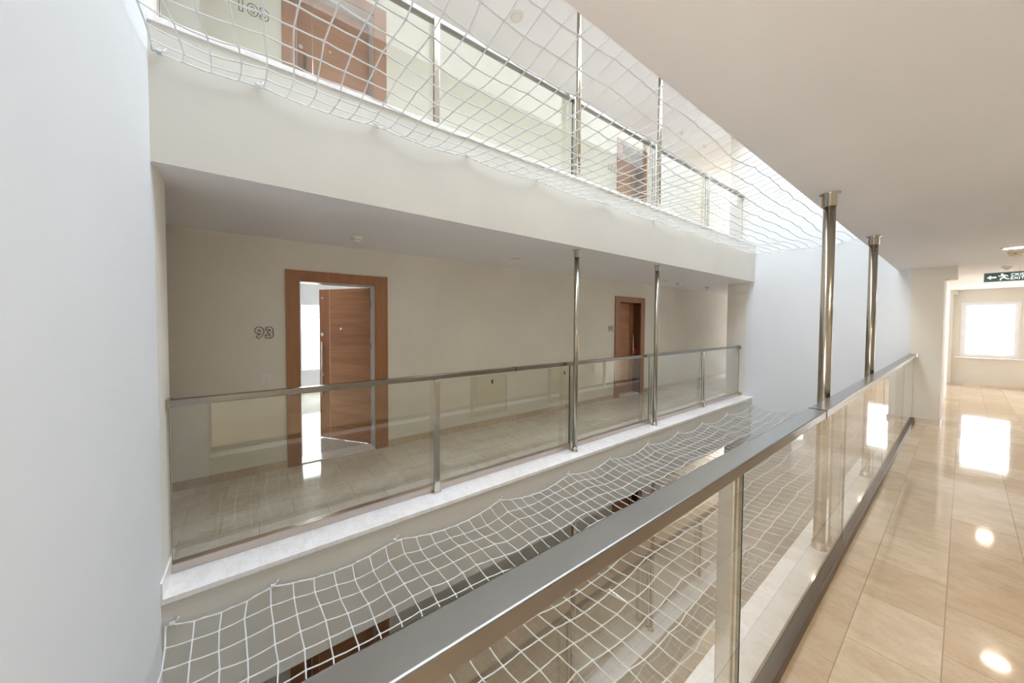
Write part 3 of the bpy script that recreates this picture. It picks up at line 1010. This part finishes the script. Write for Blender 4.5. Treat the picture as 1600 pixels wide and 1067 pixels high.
smoke_detector(-3.54, 0.894, CEIL, 'white smoke detector on the far ceiling above the open door')
smoke_detector(-3.522, 7.83, CEIL, 'small white smoke detector on the far ceiling past door 94')
wedge_sensor(-3.50, 9.2, CEIL, 'conical sensor on the far ceiling beside the cream pier')
smoke_detector(-3.52, 7.89, 5.8, 'smoke detector on the top ceiling seen through the net')
wedge_sensor(-3.487, 8.87, 5.8, 'conical sensor on the top ceiling beyond the upper net')
smoke_detector(0.335, 7.95, CEIL, 'yellowed smoke detector beside the lit downlight', True)
wedge_sensor(0.34, 9.70, CEIL, 'pale round sensor on the ceiling above the exit sign')

# ------------------------------------------------------------------ exit sign
sx0, sx1, sz0, sz1, sy = 0.153, 0.50, 2.247, 2.378, 9.40
sg = thing('exit_sign', ((sx0 + sx1) / 2, sy, sz0), 'green hanging exit sign with arrow and running figure', 'sign')
MB().box(sx0, sx1, sy, sy + 0.018, sz0, sz1).build('sign_panel', M['green'], sg, bevel=0.002)
f = MB()
f.box(sx0 - 0.006, sx0, sy - 0.004, sy + 0.022, sz0, sz1).box(sx1, sx1 + 0.006, sy - 0.004, sy + 0.022, sz0, sz1).box(sx0 - 0.006, sx1 + 0.006, sy - 0.004, sy + 0.022, sz1, sz1 + 0.008)
f.build('sign_frame', M['grey'], sg)
wr = MB()
for x in (sx0 + 0.045, sx1 - 0.07):
    wr.tube([(x, sy + 0.009, sz1 + 0.008), (x, sy + 0.009, CEIL)], 0.0018, 6)
wr.tube([(sx0 + 0.05, sy + 0.009, sz1 + 0.01), (0.28, sy + 0.12, 2.44), (0.33, sy + 0.22, CEIL - 0.003)], 0.002, 6)
wr.build('hanging_wire', M['plastic'], sg)
yf0, yf1 = sy - 0.0015, sy - 0.0002
zc = (sz0 + sz1) / 2
a = MB()
ax0 = sx0 + 0.022
a.prism([(ax0, zc), (ax0 + 0.032, zc + 0.030), (ax0 + 0.032, zc + 0.009), (ax0 + 0.075, zc + 0.009), (ax0 + 0.075, zc - 0.009), (ax0 + 0.032, zc - 0.009), (ax0 + 0.032, zc - 0.030)], yf0, yf1)
a.build('arrow', M['symbol'], sg)
# running figure
rx, rz = sx0 + 0.155, zc
rn = MB()


def limb(x0, z0, x1, z1, w0, w1):
    dx, dz = x1 - x0, z1 - z0
    L = math.hypot(dx, dz)
    nx_, nz_ = -dz / L, dx / L
    rn.prism([(x0 + nx_ * w0, z0 + nz_ * w0), (x1 + nx_ * w1, z1 + nz_ * w1), (x1 - nx_ * w1, z1 - nz_ * w1), (x0 - nx_ * w0, z0 - nz_ * w0)], yf0, yf1)


rn.prism([(rx - 0.012 + 0.011 * math.cos(q * math.pi / 6), rz + 0.041 + 0.011 * math.sin(q * math.pi / 6)) for q in range(12)], yf0, yf1)
limb(rx - 0.005, rz + 0.030, rx + 0.008, rz - 0.008, 0.011, 0.009)
limb(rx - 0.006, rz + 0.025, rx - 0.030, rz + 0.012, 0.005, 0.004)
limb(rx - 0.030, rz + 0.012, rx - 0.042, rz + 0.024, 0.004, 0.003)
limb(rx - 0.002, rz + 0.026, rx + 0.026, rz + 0.022, 0.005, 0.004)
limb(rx + 0.026, rz + 0.022, rx + 0.036, rz + 0.004, 0.004, 0.003)
limb(rx + 0.006, rz - 0.006, rx - 0.020, rz - 0.018, 0.007, 0.006)
limb(rx - 0.020, rz - 0.018, rx - 0.024, rz - 0.046, 0.006, 0.004)
limb(rx + 0.008, rz - 0.006, rx + 0.024, rz - 0.026, 0.007, 0.006)
limb(rx + 0.024, rz - 0.026, rx + 0.048, rz - 0.034, 0.006, 0.004)
rn.build('running_figure', M['symbol'], sg)
for body, zz, sz_ in (('ÇIKIŞ', zc + 0.027, 0.052), ('EXIT', zc - 0.026, 0.056)):
    me = text_mesh('lettering', body, sz_, 0, False, M['symbol'], lambda x, yy, e: Vector((x, -e, yy)), 0.105, 0.0008)
    o = bpy.data.objects.new('lettering', me)
    COL.objects.link(o)
    o.parent = sg
    o.location = (sx0 + 0.265 - (sx0 + sx1) / 2, -0.0012, zz - sz0)

# red tag on the handle of door 94
kt = thing('key_tag', tuple(xf94(Vector((W94 - 0.085, 0.075, 0.93)))), 'red tag hanging on the handle of the far walnut door', 'tag')
t_ = MB()
c0 = xf94(Vector((W94 - 0.085, 0.075, 0.93)))
t_.tube([xf94(Vector((W94 - 0.085 + 0.017 * math.cos(q / 8 * 6.283), 0.055 + 0.017 * math.sin(q / 8 * 6.283), 1.04))) for q in range(9)], 0.004, 6)
t_.tube([xf94(Vector((W94 - 0.085, 0.073, 1.04))), xf94(Vector((W94 - 0.06, 0.078, 1.0))), xf94(Vector((W94 - 0.04, 0.078, 0.985)))], 0.004, 6)
t_.build('cord_loop', M['red'], kt)
t2 = MB()
t2.box(W94 - 0.085, W94 + 0.005, 0.068, 0.082, 0.90, 0.99, xf=xf94)
t2.build('tag_body', M['red'], kt, bevel=0.006)

# ------------------------------------------------------------------ outside
struct('ground', MB().box(-90, 60, -60, 90, -14.2, -14.0), M['ground'], 'pale ground far below outside the windows', 'ground')


def block(x0, x1, y0, y1, h, face, label):
    t = thing('apartment_building', ((x0 + x1) / 2, (y0 + y1) / 2, -14), label, 'building')
    MB().box(x0, x1, y0, y1, -14, h).build('facade', M['facade'], t)
    n = 0
    z = -12.0
    while z < h - 2 and n < 96:
        if face == 'y':
            x = x0 + 1.2
            while x < x1 - 2 and n < 96:
                if z > -3:
                    MB().box(x, x + 1.5, y0 - 0.06, y0 + 0.02, z, z + 1.4).build('facade_window', M['facade_w'], t)
                    n += 1
                x += 3.4
        else:
            y = y0 + 1.2
            while y < y1 - 2 and n < 96:
                if z > -6:
                    MB().box(x1 - 0.02, x1 + 0.06, y, y + 1.5, z, z + 1.4).build('facade_window', M['facade_w'], t)
                    n += 1
                y += 3.4
        z += 3.0
    return t


block(-12, 26, 46, 58, 7.5, 'y', 'pale apartment block seen through the lobby window')
block(-62, -48, 2, 22, 0.6, 'x', 'pale apartment block seen through the window of the flat')

for o in bpy.data.objects:
    if 'base' in o:
        del o['base']
